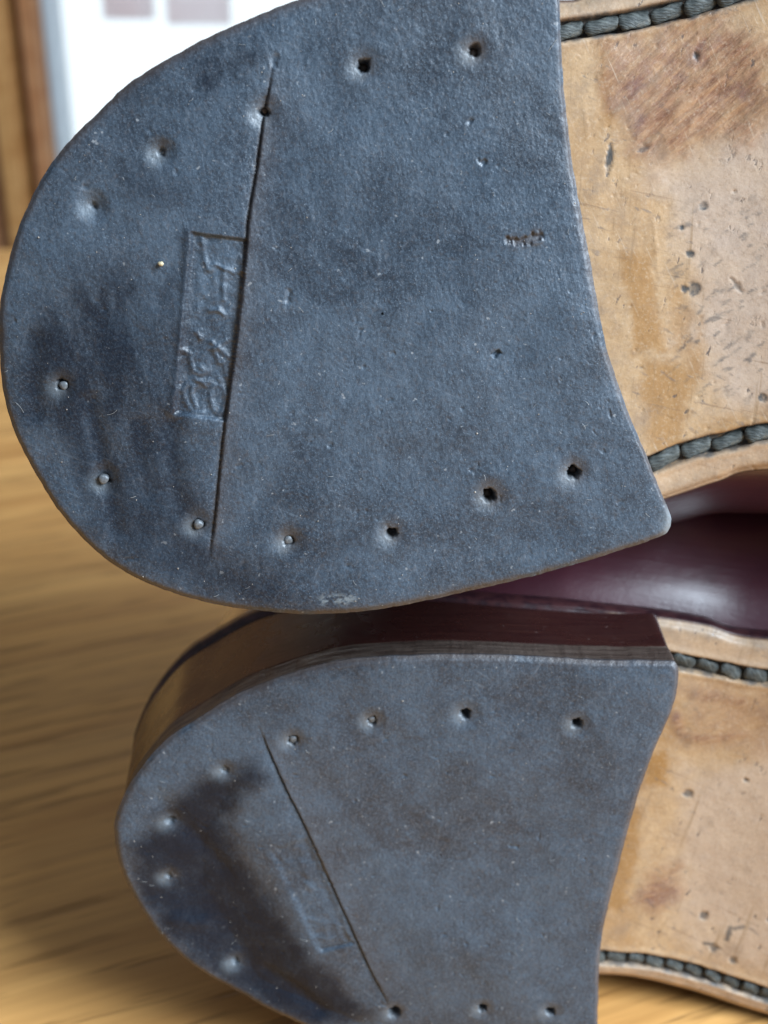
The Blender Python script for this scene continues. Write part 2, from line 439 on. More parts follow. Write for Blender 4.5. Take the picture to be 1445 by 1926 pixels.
    for side in ('top', 'bot'):
        ctl = fr.pts(spec['stitch_'+side], -17.0)
        du = ctl[1]-ctl[0]; du = du/np.linalg.norm(du)
        line = [ctl[0]-du*9]+list(ctl)
        # onwards the seam keeps its distance from the edge of the sole
        e = eT if side == 'top' else eB
        off = ctl[-1][1]-e(ctl[-1][0])
        for u in np.linspace(ctl[-1][0]+12, uend-16, 14): line.append(np.array([u, e(u)+off]))
        line = spline(line, 10); grooves.append(line)
        d, _, _ = seg_dist(Q, line)
        wv = 1.16+.30*(fbm(Q[:, 0]/1.5, Q[:, 1]/9, 41+len(grooves))-.5)
        dz -= 1.25*(1-sstep(wv-.30, wv+.25, d))*far
        dz += .16*np.exp(-((d-wv-.5)/.5)**2)*far
    att = spec['stains'](fr, Q)
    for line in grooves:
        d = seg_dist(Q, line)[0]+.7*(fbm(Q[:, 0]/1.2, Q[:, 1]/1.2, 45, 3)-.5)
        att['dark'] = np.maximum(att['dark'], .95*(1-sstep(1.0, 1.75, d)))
    att['grey'] = np.maximum(att['grey'], spec['grimy_edge']*(1-sstep(4.0, 6.0, d_e+2*(fbm(Q[:, 0]/4, Q[:, 1]/4, 46, 3)-.5))))
    att['dark'] = np.maximum(att['dark'], spec['grimy_edge']*.85*(1-sstep(.6, 3.2, d_e+3.0*(fbm(Q[:, 0]/5, Q[:, 1]/5, 47, 4)-.5)))*sstep(.40, .60, fbm(Q[:, 0]/6, Q[:, 1]/6, 48, 3)))
    dz += att.pop('_dz')
    edge = np.zeros(len(Q))
    top = np.c_[Q, zb+dz]
    nrow = len(us)
    # side wall and inner face
    side_z = [-1.0, -2.4, -4.2, -5.0, -5.0]; side_in = [-.22, -.32, -.22, .0, 3.0]
    def wall(vv, sgn, z_in):
        out = []
        for dzz, ii in z_in: out.append(np.c_[us, vv-sgn*ii, zsole(us)+dzz])
        return out
    TB = top.reshape(nrow, nc, 3)
    cols = [w_ for w_ in wall(vB, -1, list(zip(side_z, side_in)))][::-1]+[TB[:, j] for j in range(nc)]+wall(vT, 1, list(zip(side_z, side_in)))
    Vall = np.stack(cols, 1); ncc = Vall.shape[1]
    k5 = len(side_z)
    full = {}
    for k, a in att.items():
        a = a.reshape(nrow, nc); full[k] = np.concatenate([np.repeat(a[:, :1], k5, 1)*.4, a, np.repeat(a[:, -1:], k5, 1)*.4], 1).ravel()
    eg = np.zeros((nrow, ncc)); eg[:, :k5] = 1; eg[:, -k5:] = 1
    eg[:, k5] = .6; eg[:, -k5-1] = .6
    eg = np.maximum(eg, 1-sstep(30, 34, us)[:, None]*np.ones((1, ncc)))
    full['edge'] = eg.ravel()
    outsole = build('outsole', Vall.reshape(-1, 3), grid_faces(nrow, ncc)[:, ::-1].copy(), M_SOLE, root, full)
    # ---- stitches, one by one, in the two channels
    if 'm' not in STITCH_ME:
        Vs, Fs = stitch_mesh(); o = build('stitch', Vs, Fs, M_THREAD); STITCH_ME['m'] = o.data; bpy.data.objects.remove(o)
    for gi, line in enumerate(grooves):
        L = np.r_[0, np.cumsum(np.linalg.norm(np.diff(line, axis=0), axis=1))]
        pitch = spec['pitch'][gi]; s = 2.0
        while True:
            p = np.array([np.interp(s, L, line[:, 0]), np.interp(s, L, line[:, 1])])
            if p[0] > 96: break
            p2 = np.array([np.interp(s+.5, L, line[:, 0]), np.interp(s+.5, L, line[:, 1])])
            a = math.atan2(p2[1]-p[1], p2[0]-p[0])
            o = bpy.data.objects.new('stitch', STITCH_ME['m']); COL.objects.link(o); o.parent = outsole
            o.location = (p[0]*1e-3, p[1]*1e-3, (zsole(p[0])-.72)*1e-3)
            slope = math.atan2(float(zsole(p[0]+1)-zsole(p[0])), 1.0)
            o.rotation_euler = (random.uniform(-.5, .5), -slope, a+spec['skew'][gi]+random.uniform(-.08, .08))
            o.scale = (pitch/4.0*random.uniform(.88, 1.08), random.uniform(.82, 1.12), random.uniform(.75, 1.15))
            s += pitch*random.uniform(.96, 1.04)
    # ---- upper: counter, quarters and vamp lofted over the sole
    uu = np.r_[hu[1:-1:2], np.arange(ub, uend-20, 4.0), uend-20+18.5*np.sin(np.linspace(0, math.pi/2, 14))]
    uu = np.array([u for u in uu if u > 0 or eT(u)-eB(u) > 13.0])
    rows = []; nw_, nm = 16, 24
    bt, bb = spec['bulge']
    for u in uu:
        a, b = eT(u), eB(u); vc, hw = (a+b)/2, (a-b)/2
        z0 = zsole(u)-4.6
        waist = float(np.exp(-((u-62)/34)**2))
        is_open = u < 96
        if is_open: Hs = 62-14*sstep(-20, 45, u)+16*sstep(60, 96, u)
        else: Hs = 40-24*sstep(100, 225, u)
        Hs = float(Hs); tip = min(1.0, max(hw, 1)/22.0)
        Hd = 0.0 if is_open else float(38-22*sstep(96, 215, u))*tip
        if not is_open: Hs *= .45+.55*tip
        def wallpts(sgn, bul):
            o_ = []
            for k in range(nw_):
                s = (k/(nw_-1))**1.35; dp = s*Hs
                B = float(np.interp(u, *bul))
                off = -1.7-.8*float(sstep(2, -32, u))+1.7*sstep(0, 2.0, dp)+B*math.sin(.5*math.pi*min(dp/23, 1))-spec['taper']*max(0, (dp-27)/32)**1.4
                o_.append((vc+sgn*max(hw+off, .6*hw), z0-Hs*s))
            return o_
        wt, wb = wallpts(1, bt), wallpts(-1, bb)
        te, be = wt[-1], wb[-1]
        mid = []
        mc, mw = (te[0]+be[0])/2, (te[0]-be[0])/2
        if is_open:
            def inner(wl, sgn):
                zs = np.array([p[1] for p in wl])[::-1]; vs = np.array([p[0] for p in wl])[::-1]
                lim = lambda v_: max(v_, vc+.1) if sgn > 0 else min(v_, vc-.1)
                o_ = [(lim(te[0]-.8) if sgn > 0 else lim(be[0]+.8), te[1]-.9), (lim(te[0]-2.4) if sgn > 0 else lim(be[0]+2.4), te[1]-.4)]
                for d in np.linspace(.05, 1, 6):
                    z_ = te[1]+d*(Hs-1.5); o_.append((lim(float(np.interp(z_, zs, vs))-sgn*2.8), z_))
                ve = o_[-1][0]
                return o_+[(vc+(ve-vc)*q, te[1]+Hs-1.5) for q in (.8, .5, .25, .08)]
            mid = inner(wt, 1)+inner(wb, -1)[::-1]
        else:
            for q in range(nm):
                ph = math.pi*(q+1)/(nm+1); mid.append((mc+mw*math.cos(ph), te[1]-Hd*math.sin(ph)**.9))
        sec = wt+mid+wb[::-1]
        um = u if u > 14 else u0+4.6+(u-u0)*(14-u0-4.6)/(14-u0)
        bk = float(sstep(8, -36, u))
        rows.append([(um+bk*8*min(max((z0-z)/Hs, 0), 1)**1.5, v, z) for v, z in sec])
    b0 = np.array(rows[0]); vm = b0[:, 1].mean()
    for sc_, du_ in ((.78, -.55), (.45, -1.0), (.02, -1.2)):    # round off the back of the counter
        q = b0.copy(); q[:, 1] = vm+(q[:, 1]-vm)*sc_; q[:, 0] += du_; rows.insert(0, q)
    uu = np.r_[[uu[0]]*3, uu]
    RV = np.array([np.array(r_) for r_ in rows]); ns = RV.shape[1]
    fm = np.zeros((len(uu)-1, ns-1), np.int32)
    for i in range(len(uu)-1):
        if uu[i+1] < 96: fm[i, nw_+1:ns-nw_-2] = 1
    upper = build('upper', RV.reshape(-1, 3), grid_faces(len(uu), ns), None, root, mats=[M_UPPER, M_LINING], fmat=fm.ravel())
    sub = upper.modifiers.new('subdivision', 'SUBSURF'); sub.levels = 1; sub.render_levels = 2
    # ---- nails driven into the heel lift
    for i, (x, y, zt, rad, rusty) in enumerate(spec['nails']):
        p = fr.uv(x, y); nn = 14; V = []; prof = [(0.0, zt+.10), (.55, zt+.075), (.85, zt), (1.0, zt-.14), (.96, zt-.4), (.9, -4.2)]
        for rr, z in prof[1:]:
            for j in range(nn):
                a = 2*math.pi*j/nn; w_ = 1+.09*math.sin(3*a+i)
                V.append((rad*rr*w_*math.cos(a), rad*rr*w_*math.sin(a), z))
        V.append((0, 0, prof[0][1])); k = len(V)-1
        F = [tuple(q) for q in grid_faces(len(prof)-1, nn, True)[:, ::-1].tolist()]+[(k, j, (j+1) % nn) for j in range(nn)]
        o = build('nail', V, F, M_RUST if rusty else M_NAIL, lift)
        o.location = (p[0]*1e-3, p[1]*1e-3, 0); o.rotation_euler = (random.uniform(-.12, .12), random.uniform(-.12, .12), 0)
    # ---- fine lint and grit caught on the rubber
    V, F = [], []
    hh = h.reshape(nr, N)
    def spot():
        i, j = rng.integers(8, nr-3), rng.integers(0, N); i = int(nr*(i/nr)**.5*.98); return G[i, j], hh[i, j]
    for k in range(46):
        p, z = spot(); a = rng.uniform(0, 6.28); L_ = rng.uniform(.3, 1.1)*(2.0 if k % 12 == 0 else 1); cv = rng.uniform(-1.6, 1.6); w_ = rng.uniform(.014, .024)
        b0 = len(V); q = np.array([*p, z+.05]); n_ = 7
        for i in range(n_):
            a += cv/n_; dirv = np.array([math.cos(a), math.sin(a)]); nn = np.array([-dirv[1], dirv[0]])
            for m_, dz_ in ((-1, 0), (1, 0), (0, w_*1.6)): V.append((*(q[:2]+nn*w_*m_), q[2]+dz_+.10*math.sin(3.14*i/(n_-1))))
            q[:2] += dirv*L_/n_
        for i in range(n_-1):
            for m_ in range(3):
                a0, a1 = b0+i*3+m_, b0+i*3+(m_+1) % 3; F.append((a0, a1, a1+3, a0+3))
    o = build('lint', V, F, M_LINT, lift); tag(o, 'fine pale lint fibres caught on the rubber', kind='stuff')
    V, F = [], []
    for k in range(170):
        p, z = spot(); r_ = rng.uniform(.035, .10)*(1.7 if k % 20 == 0 else 1); b0 = len(V)
        for dx, dy, dzz in ((1, 0, 0), (0, 1, 0), (-1, 0, 0), (0, -1, 0), (0, 0, 1), (0, 0, -1)):
            kk = r_*rng.uniform(.6, 1.3); V.append((p[0]+dx*kk, p[1]+dy*kk, z+.03+dzz*kk))
        for i in range(4): F += [(b0+i, b0+(i+1) % 4, b0+4), (b0+(i+1) % 4, b0+i, b0+5)]
    o = build('grit', V, F, M_GRIT, lift, smooth=False); tag(o, 'tiny pale grains of grit on the rubber', kind='stuff')
    return root, lift

# ------------------------------------------------------------------ relief shared by both heels
def base_relief(P, dedge, seed):
    x, y = P[:, 0], P[:, 1]
    h = (fbm(x/16, y/16, seed, 3)-.5)*.95+(fbm(x/3.2, y/3.2, seed+3, 4)-.5)*.075+(fbm(x/.75, y/.75, seed+8, 3)-.5)*.032
    # scattered little pits and dents
    pit = fbm(x/1.1, y/1.1, seed+20, 2); h -= .10*sstep(.84, .93, pit)
    h -= .42*np.exp(-(dedge/.42)**2)+.10*np.exp(-(dedge/1.6)**2)
    brown = .75*np.exp(-(dedge/.8)**2)*sstep(.3, .6, fbm(x/4, y/4, seed+5, 3)+.15)
    return h, {'polish': np.zeros(len(P)), 'brown': brown, 'pale': np.zeros(len(P))}
def hole(P, h, A, c, rad, depth, dish, dr, seed, brown=.5):
    d0 = P-c; ang = np.arctan2(d0[:, 1], d0[:, 0]); d = np.hypot(d0[:, 0], d0[:, 1])
    near = d < 6
    w = 1+.45*(vnoise(ang*1.6+seed*7.1, d*0+seed, seed)-.5)+.35*(vnoise(P[:, 0]/.25, P[:, 1]/.25, seed+4)-.5)
    core = 1-sstep(rad*w*.62, rad*w*1.18, d)
    h -= np.where(near, 1.15*dish*np.exp(-(d/dr)**2)+depth*core, 0)
    h += np.where(near, .07*np.exp(-((d-dr*1.35)/(dr*.5))**2), 0)
    A['brown'] = np.maximum(A['brown'], np.where(near, brown*np.exp(-(d/(rad*1.9))**2), 0))
    q = P-(c+np.array([-.75, -.35])); q = np.hypot(q[:, 0], q[:, 1])*(1+.6*(fbm(P[:, 0]/.8, P[:, 1]/.8, seed+9, 3)-.5))  # pale patch at the lower left paints in the hole's lit side
    A['pale'] = np.maximum(A['pale'], np.where(near, .34*np.exp(-(q/1.15)**2), 0)); A['polish'] = A['polish']*np.where(near, 1-.8*np.exp(-(d/1.7)**2), 1)
def crack(P, h, line, width, depth, seed, fade=.06, lip=.0, rag=.45):
    d, t, s = seg_dist(P, line)
    d = d+rag*width*(fbm(P[:, 0]/.5, P[:, 1]/.5, seed, 3)-.5)*2.0
    k = sstep(0, fade, t)*sstep(0, fade, 1-t)
    h -= depth*k*(1-sstep(width*.35, width, np.maximum(d, 0)))
    return d, t, s, k

def relief_upper(fr, P, dedge):
    h, A = base_relief(P, dedge, 100); x, y = P[:, 0], P[:, 1]
    line = spline(fr.pts([(516, 100), (508, 160), (497, 212), (489, 275), (480, 335), (469, 400), (464, 450), (455, 545), (444, 640), (432, 725), (422, 800), (412, 890), (403, 980), (390, 1075)]), 10)
    d, t, s, k = crack(P, h, line, .20, .28, 55, .10)
    A['brown'] = np.maximum(A['brown'], .6*np.exp(-(d/.3)**2)*k)
    # the rear piece lies a touch lower along the seam
    dd = np.maximum(seg_dist(P, line)[0], 0); left = (P[:, 0]-np.interp(P[:, 1], line[::-1, 1], line[::-1, 0])) < 0
    A['brown'] = np.maximum(A['brown'], np.where(left, 0, .45*np.exp(-(dd/1.5))*k))
    h -= np.where(left, (.16*np.exp(-(dd/2.4))+.20*np.exp(-(dd/.6)))*k, -.10*np.exp(-(dd/.9)**2)*k)
    rear = np.clip((fr.uv(430, 600)[0]-x)/32, 0, 1); h -= 2.2*rear**1.6*(1-.35*sstep(0, 30, y))
    # stamped label
    rect = fr.pts([(361, 438), (466, 452), (424, 793), (328, 778)])
    rg = .22*(fbm(x/.6, y/.6, 61, 3)-.5)
    sd = poly_sd(P, rect)+rg
    inside = 1-sstep(-.30, .22, sd)
    h -= .52*inside
    h += inside*(fbm(x/.9, y/.9, 63, 4)-.5)*.22
    left_edge = seg_dist(P, fr.pts([(356, 440), (350, 560), (340, 660), (322, 775)]))[0]
    h += .16*np.exp(-((left_edge-.2)/.45)**2)
    A['polish'] = np.maximum(A['polish'], .5*np.exp(-(left_edge/.9)**2))
    Z = lambda q: [(280+a/4.586, 400+b/4.586) for a, b in q]
    strokes = [[(455, 220), (470, 340), (505, 495)], [(795, 390), (815, 510)], [(540, 490), (560, 450), (640, 480), (740, 520), (800, 500)],
               [(650, 490), (640, 620), (640, 750)], [(600, 840), (645, 885)], [(520, 840), (600, 850)], [(400, 1030), (440, 1090)], [(540, 1120), (680, 1250)],
               [(570, 1180), (660, 1110)], [(600, 1300), (550, 1180)], [(290, 1185), (350, 1230), (372, 1360), (450, 1410), (475, 1370), (430, 1335)],
               [(600, 1450), (612, 1462)], [(450, 1740), (370, 1730), (310, 1640), (290, 1550), (330, 1470), (370, 1500), (360, 1570), (400, 1690)],
               [(540, 1520), (520, 1600), (545, 1700), (600, 1755), (640, 1700), (660, 1600), (630, 1510), (570, 1490), (540, 1520)], [(430, 1460), (480, 1500)],
               [(640, 1300), (655, 1420)], [(400, 1450), (520, 1470)]]
    for q in strokes:
        dq = seg_dist(P, fr.pts(Z(q)))[0]
        h += .17*np.exp(-(dq/.29)**2)
    # nail holes
    for i, (px, py, rad, dep, dish, dr, br) in enumerate([
        (685, 122, .72, 1.9, .22, 1.7, .5), (893, 95, .66, 1.1, .22, 1.5, .95), (497, 210, .60, .9, .30, 1.6, .5), (303, 286, .48, .55, .42, 1.5, .25),
        (173, 388, .46, .45, .50, 1.6, .15), (112, 727, .62, .9, .35, 1.5, .3), (193, 907, .66, .7, .40, 1.7, .2), (371, 990, .66, .8, .40, 1.6, .45),
        (543, 1018, .68, .8, .36, 1.7, .6), (737, 1003, .60, 1.9, .28, 1.6, .8), (922, 933, .78, 2.1, .30, 1.9, .8), (1080, 890, .76, 2.1, .24, 1.6, .8)]):
        hole(P, h, A, fr.uv(px, py), rad, dep, dish, dr, 200+i, br)
    # torn scar and small cuts
    sc = fr.pts([(948, 456), (968, 452), (985, 456), (1003, 448), (1026, 444)])
    d, t, s, k = crack(P, h, sc, .55, .34, 71, .12, rag=1.2); A['brown'] = np.maximum(A['brown'], .6*np.exp(-(d/.7)**2)*k)
    h += .25*np.exp(-(seg_dist(P, fr.pts([(992, 456), (1016, 452)]))[0]/.4)**2)
    crack(P, h, fr.pts([(926, 672), (942, 660)]), .38, .45, 72, .2)
    for q in [[(520, 95), (514, 130)], [(880, 225), (888, 232)], [(545, 540), (540, 575)], [(905, 300), (912, 312)]]:
        crack(P, h, fr.pts(q), .5, .22, 73, .3)
    # shallow ripples worn into the rear edge
    for q, a_ in ([(165, 760), (185, 850), (215, 1000)], .30), ([(318, 800), (325, 900), (340, 960)], .22), ([(260, 800), (275, 930)], .15), ([(60, 640), (60, 780)], .2):
        dq = seg_dist(P, spline(fr.pts(q), 6))[0]; h -= a_*np.exp(-(dq/1.3)**2)
        A['polish'] = np.maximum(A['polish'], .6*np.exp(-(dq/1.8)**2))
    # scuffed shiny patch in the rear
    sd = poly_sd(P, fr.pts([(30, 650), (130, 480), (330, 520), (310, 760), (300, 960), (200, 980), (90, 850)]))+4*(fbm(x/9, y/9, 66)-.5)
    A['polish'] = np.maximum(A['polish'], (.22+.40*sstep(.40, .62, fbm(x/2.0, y/7, 69, 4)))*(1-sstep(-4, 3, sd)))
    sd = poly_sd(P, fr.pts([(200, 880), (330, 800), (400, 1010), (560, 1120), (700, 1150), (560, 1165), (330, 1120), (150, 1000)]))+3*(fbm(x/4, y/6, 70)-.5)
    A['polish'] = np.maximum(A['polish'], .5*(1-sstep(-3, 2, sd)))
    for q, a_ in (([(390, 150), (450, 95), (470, 85)], .6), ([(255, 340), (330, 390)], .35)):
        dq = seg_dist(P, fr.pts(q))[0]; A['polish'] = np.maximum(A['polish'], a_*np.exp(-(dq/2.0)**2)*sstep(.35, .6, fbm(x/3, y/3, 44)))
    dq = seg_dist(P, fr.pts([(612, 1128), (660, 1124)]))[0]; A['pale'] = np.maximum(A['pale'], .75*np.exp(-(dq/.7)**2)*sstep(.45, .6, fbm(x/.5, y/.3, 81)))
    dq = seg_dist(P, fr.pts([(1264, 965), (1260, 1003)]))[0]; A['pale'] = np.maximum(A['pale'], .65*np.exp(-(dq/.9)**2))
    return h, A

def relief_lower(fr, P, dedge):
    h, A = base_relief(P, dedge, 300); x, y = P[:, 0], P[:, 1]
    line = spline(fr.pts([(486, 1362), (500, 1398), (518, 1440), (543, 1494), (570, 1548), (613, 1642), (656, 1737), (695, 1823), (725, 1879), (736, 1900)]), 10)
    d, t, s, k = crack(P, h, line, .19, .20, 56, .10, rag=.4)
    left = (P[:, 0]-np.interp(P[:, 1], line[::-1, 1], line[::-1, 0])) < 0
    dd = seg_dist(P, line)[0]
    A['brown'] = np.maximum(A['brown'], np.where(left, 0, .28*np.exp(-(dd/3.5))*k))
    h -= np.where(left, (.14*np.exp(-dd/2.6)+.18*np.exp(-dd/.7))*k, -.08*np.exp(-(dd/.9)**2)*k)
    # worn stamp
    rect = fr.pts([(508, 1600), (577, 1580), (662, 1776), (602, 1790)])
    sd = poly_sd(P, rect)+.4*(fbm(x/.8, y/.8, 64, 3)-.5); inside = 1-sstep(-.6, .5, sd); h -= .26*inside
    h += inside*(fbm(x/1.1, y/1.1, 65, 4)-.5)*.12
    Z = lambda q: [(450+a/3.345, 1350+b/3.345) for a, b in q]
    for q in [[(205, 830), (300, 920)], [(240, 930), (260, 960)], [(330, 830), (350, 810)], [(390, 920), (430, 1000)], [(540, 1320), (560, 1400), (600, 1390)],
              [(600, 1300), (660, 1330), (690, 1390)], [(620, 1340), (640, 1400)], [(440, 1270), (520, 1290)], [(540, 1400), (450, 1380)], [(430, 1050), (460, 1090)]]:
        h += .09*np.exp(-(seg_dist(P, fr.pts(Z(q)))[0]/.42)**2)
    h -= .22*np.exp(-(seg_dist(P, fr.pts([(607, 1788), (662, 1776)]))[0]/.26)**2)
    # rear of the heel worn down to a slope, rubbed dark and smooth; the slope's shade deepens the colour too
    poly = fr.pts([(330, 1505), (400, 1462), (480, 1436), (492, 1462), (445, 1510), (425, 1550), (440, 1600), (480, 1665), (525, 1720), (560, 1765), (585, 1815), (640, 1860), (690, 1905), (600, 1935), (520, 1905), (420, 1852), (335, 1775), (275, 1690), (256, 1640), (256, 1590)])
    sd = poly_sd(P, poly)-1.0+2.6*(fbm(x/3, y/3, 67, 5)-.5)
    m = (1-sstep(-3.2, 1.6, sd))*(.86+.14*sstep(.3, .55, fbm(x/2.2, y/2.2, 68, 4)))
    A['polish'] = np.maximum(A['polish'], m)
    w = sstep(0, 1, np.clip(-poly_sd(P, fr.pts([(250, 1480), (470, 1420), (600, 1800), (760, 1960), (420, 1960), (200, 1700)]))/14, 0, 1))
    h -= 1.7*w
    for q, a_ in ([(505, 1835), (560, 1870), (600, 1905)], .3), ([(330, 1735), (380, 1745)], -.30), ([(300, 1500), (420, 1640)], .2):
        dq = seg_dist(P, spline(fr.pts(q), 6))[0]; h -= a_*np.exp(-(dq/1.2)**2)
    for i, (px, py, rad, dep, dish, dr, br) in enumerate([
        (1085, 1362, .70, 1.8, .26, 1.6, .5), (875, 1345, .68, 1.9, .28, 1.8, .5), (700, 1357, .66, .9, .30, 1.5, .6), (551, 1394, .70, .8, .34, 1.6, .5),
        (422, 1450, .60, .4, .30, 1.4, .2), (318, 1548, .66, .5, .32, 1.5, .1), (315, 1655, .50, .3, .30, 1.5, .1), (440, 1820, .55, .4, .25, 1.3, .1),
        (742, 1905, .85, 1.8, .20, 1.4, .6), (908, 1898, .62, 1.8, .2, 1.4, .5), (1035, 1903, .62, 1.8, .2, 1.4, .5)]):
        hole(P, h, A, fr.uv(px, py), rad, dep, dish, dr, 400+i, br)
    return h, A

# ------------------------------------------------------------------ stains and painted haze on the two leather soles
def blob(P, poly, soft, nz, seed, sc=5.0):
    sd = poly_sd(P, poly)+nz*(fbm(P[:, 0]/sc, P[:, 1]/sc, seed, 4)-.5)*2
    return 1-sstep(-soft, soft, sd)
def stains_haze_upper(fr, Q):
    z = -17.0; p = lambda l: fr.pts(l, z); x, y = Q[:, 0], Q[:, 1]
    A = {k: np.zeros(len(Q)) for k in ('ochre', 'scuff', 'grey', 'dark')}; dz = np.zeros(len(Q))
    A['scuff'] = blob(Q, p([(1140, 90), (1200, 70), (1330, 40), (1425, 100), (1440, 200), (1390, 260), (1250, 292), (1190, 290), (1150, 225)]), 2.6, 3.4, 501, 4.0)
    dz += .5*A['scuff']*(fbm((x*.85+y*.53)/5, (y*.85-x*.53)/.7, 502, 4)-.5)
    o = np.zeros(len(Q))
    for q, a, s in (([(1122, 95), (1140, 90), (1160, 235), (1135, 240)], .9, 1.0), ([(1172, 478), (1232, 470), (1252, 660), (1190, 668)], .8, .8), ([(1258, 540), (1285, 540), (1320, 690), (1265, 660)], .6, 1.2),
                    ([(1204, 672), (1290, 690), (1320, 600), (1325, 700), (1290, 760), (1290, 840), (1225, 860)], .75, 1.2), ([(1225, 845), (1445, 755), (1460, 800), (1240, 880)], .65, 1.6)):
        o = np.maximum(o, a*blob(Q, p(q), s, 1.2, 510+len(q), 3.0))
    o *= 1-.95*np.exp(-(seg_dist(Q, p([(1236, 500), (1246, 590), (1262, 645)]))[0]/.75)**2)
    A['ochre'] = o
    A['grey'] = blob(Q, p([(1230, 330), (1300, 300), (1470, 230), (1480, 740), (1350, 780), (1310, 640), (1280, 480)]), 3.5, 4, 520)*(.55+.45*fbm(x/4, y/4, 521))  # broad grey area: haze of the bluish light painted into the leather
    for c_, r_ in (((1288, 543), .55), ((1306, 542), .95), ((1297, 477), .55), ((1322, 388), .6), ((1308, 105), .5), ((1430, 745), .6), ((1282, 428), .4)):
        d = np.hypot(*(Q-fr.uv(*c_, z)).T)*(1+.5*(vnoise(x/.4, y/.4, 530)-.5)); A['dark'] = np.maximum(A['dark'], 1-sstep(r_*.75, r_*1.1, d)); dz -= .12*(1-sstep(r_*.5, r_*1.2, d))
    for q, w_, a in (([(1148, 268), (1146, 300), (1142, 332)], .42, .95), ([(1306, 98), (1310, 116)], .4, .9), ([(1370, 520), (1395, 550)], .35, .6), ([(1205, 690), (1207, 694)], .3, .7), ([(1200, 285), (1222, 276)], .4, .6)):
        d, t, _ = seg_dist(Q, p(q)); ww = w_*(1-.8*np.abs(2*t-1)**2)*(.2+1.6*fbm(x/.7, y/.7, 540, 3))
        m = 1-sstep(ww*.6, ww*1.15, d); A['dark'] = np.maximum(A['dark'], a*m); dz -= .12*m
    for q in ([(1228, 415), (1236, 500), (1240, 520)], [(1210, 662), (1255, 655)], [(1300, 1), (1310, 60)], [(1100, 200), (1105, 260)]):
        d = seg_dist(Q, p(q))[0]; dz += .05*np.exp(-(d/.30)**2)
    pr = fbm(x/.55, y/.4, 550, 2); dz -= .16*sstep(.84, .92, pr)
    reg = blob(Q, p([(1270, 420), (1470, 380), (1480, 720), (1330, 740), (1250, 640)]), 3.0, 3.0, 560)
    c_, s_ = math.cos(.5), math.sin(.5); xr, yr = x*c_+y*s_, y*c_-x*s_
    fl = fbm(xr/1.6, yr/.55, 561, 4); A['dark'] = np.maximum(A['dark'], .62*reg*sstep(.63, .74, fl))
    sm = blob(Q, p([(1345, 530), (1360, 540), (1378, 630), (1392, 655), (1376, 662), (1360, 600)]), .7, 1.1, 562, 1.5); A['dark'] = np.maximum(A['dark'], .55*sm*sstep(.40, .58, fbm(x/.9, y/.9, 563, 4)))
    A['_dz'] = dz; return A
def stains_lower(fr, Q):
    z = -17.0; p = lambda l: fr.pts(l, z); x, y = Q[:, 0], Q[:, 1]
    A = {k: np.zeros(len(Q)) for k in ('ochre', 'scuff', 'grey', 'dark')}; dz = np.zeros(len(Q))
    o = np.zeros(len(Q))
    for q, a, s in (([(1200, 1420), (1250, 1415), (1256, 1478), (1200, 1482)], 1.0, .9), ([(1150, 1560), (1205, 1520), (1200, 1600), (1185, 1700), (1130, 1720)], .85, 1.2), ([(1240, 1310), (1275, 1290), (1290, 1385), (1230, 1400)], .5, 1.5), ([(1130, 1700), (1180, 1690), (1200, 1780), (1130, 1790)], .45, 2.0)):
        o = np.maximum(o, a*blob(Q, p(q), s, 1.3, 610+len(q), 3.0))
    A['ochre'] = o
    s = 1.0*blob(Q, p([(1195, 1700), (1220, 1640), (1275, 1628), (1282, 1680), (1230, 1725)]), 1.8, 1.5, 620, 3)
    for q, w_, a in (([(1270, 1345), (1285, 1380), (1330, 1388), (1400, 1375)], 1.0, .95), ([(1310, 1305), (1345, 1310)], 1.6, .85), ([(1365, 1312), (1390, 1318)], 1.4, .8)):
        d = seg_dist(Q, spline(p(q), 6))[0]; s = np.maximum(s, a*np.exp(-(d/w_)**2))
    A['scuff'] = s
    s = np.maximum(s, .45*blob(Q, p([(1285, 1290), (1470, 1280), (1470, 1400), (1290, 1390)]), 3, 3, 625, 4)); A['scuff'] = s
    A['grey'] = .6*blob(Q, p([(1290, 1440), (1470, 1400), (1480, 1830), (1300, 1760), (1280, 1600)]), 4, 4, 630)
    for c_, r_ in (((1293, 1491), .75), ((1340, 1775), .8), ((1373, 1793), .7), ((1322, 1716), .8), ((1440, 1712), .6), ((1400, 1460), .4)):
        d = np.hypot(*(Q-fr.uv(*c_, z)).T)*(1+.7*(vnoise(x/.4, y/.4, 640)-.5)); A['dark'] = np.maximum(A['dark'], .85*(1-sstep(r_*.5, r_*1.2, d))); dz -= .2*(1-sstep(r_*.5, r_*1.2, d))
    for q, w_ in (([(1370, 1735), (1363, 1757)], .45), ([(1378, 1736), (1393, 1730)], .35), ([(1322, 1768), (1340, 1768)], .3)):
        d = seg_dist(Q, p(q))[0]; A['dark'] = np.maximum(A['dark'], .85*(1-sstep(w_*.5, w_*1.2, d)))
    A['_dz'] = dz; return A

def edge_px(fr, px, rest):
    return [tuple(fr.uv(x, y, -17.0)) for x, y in px]+rest

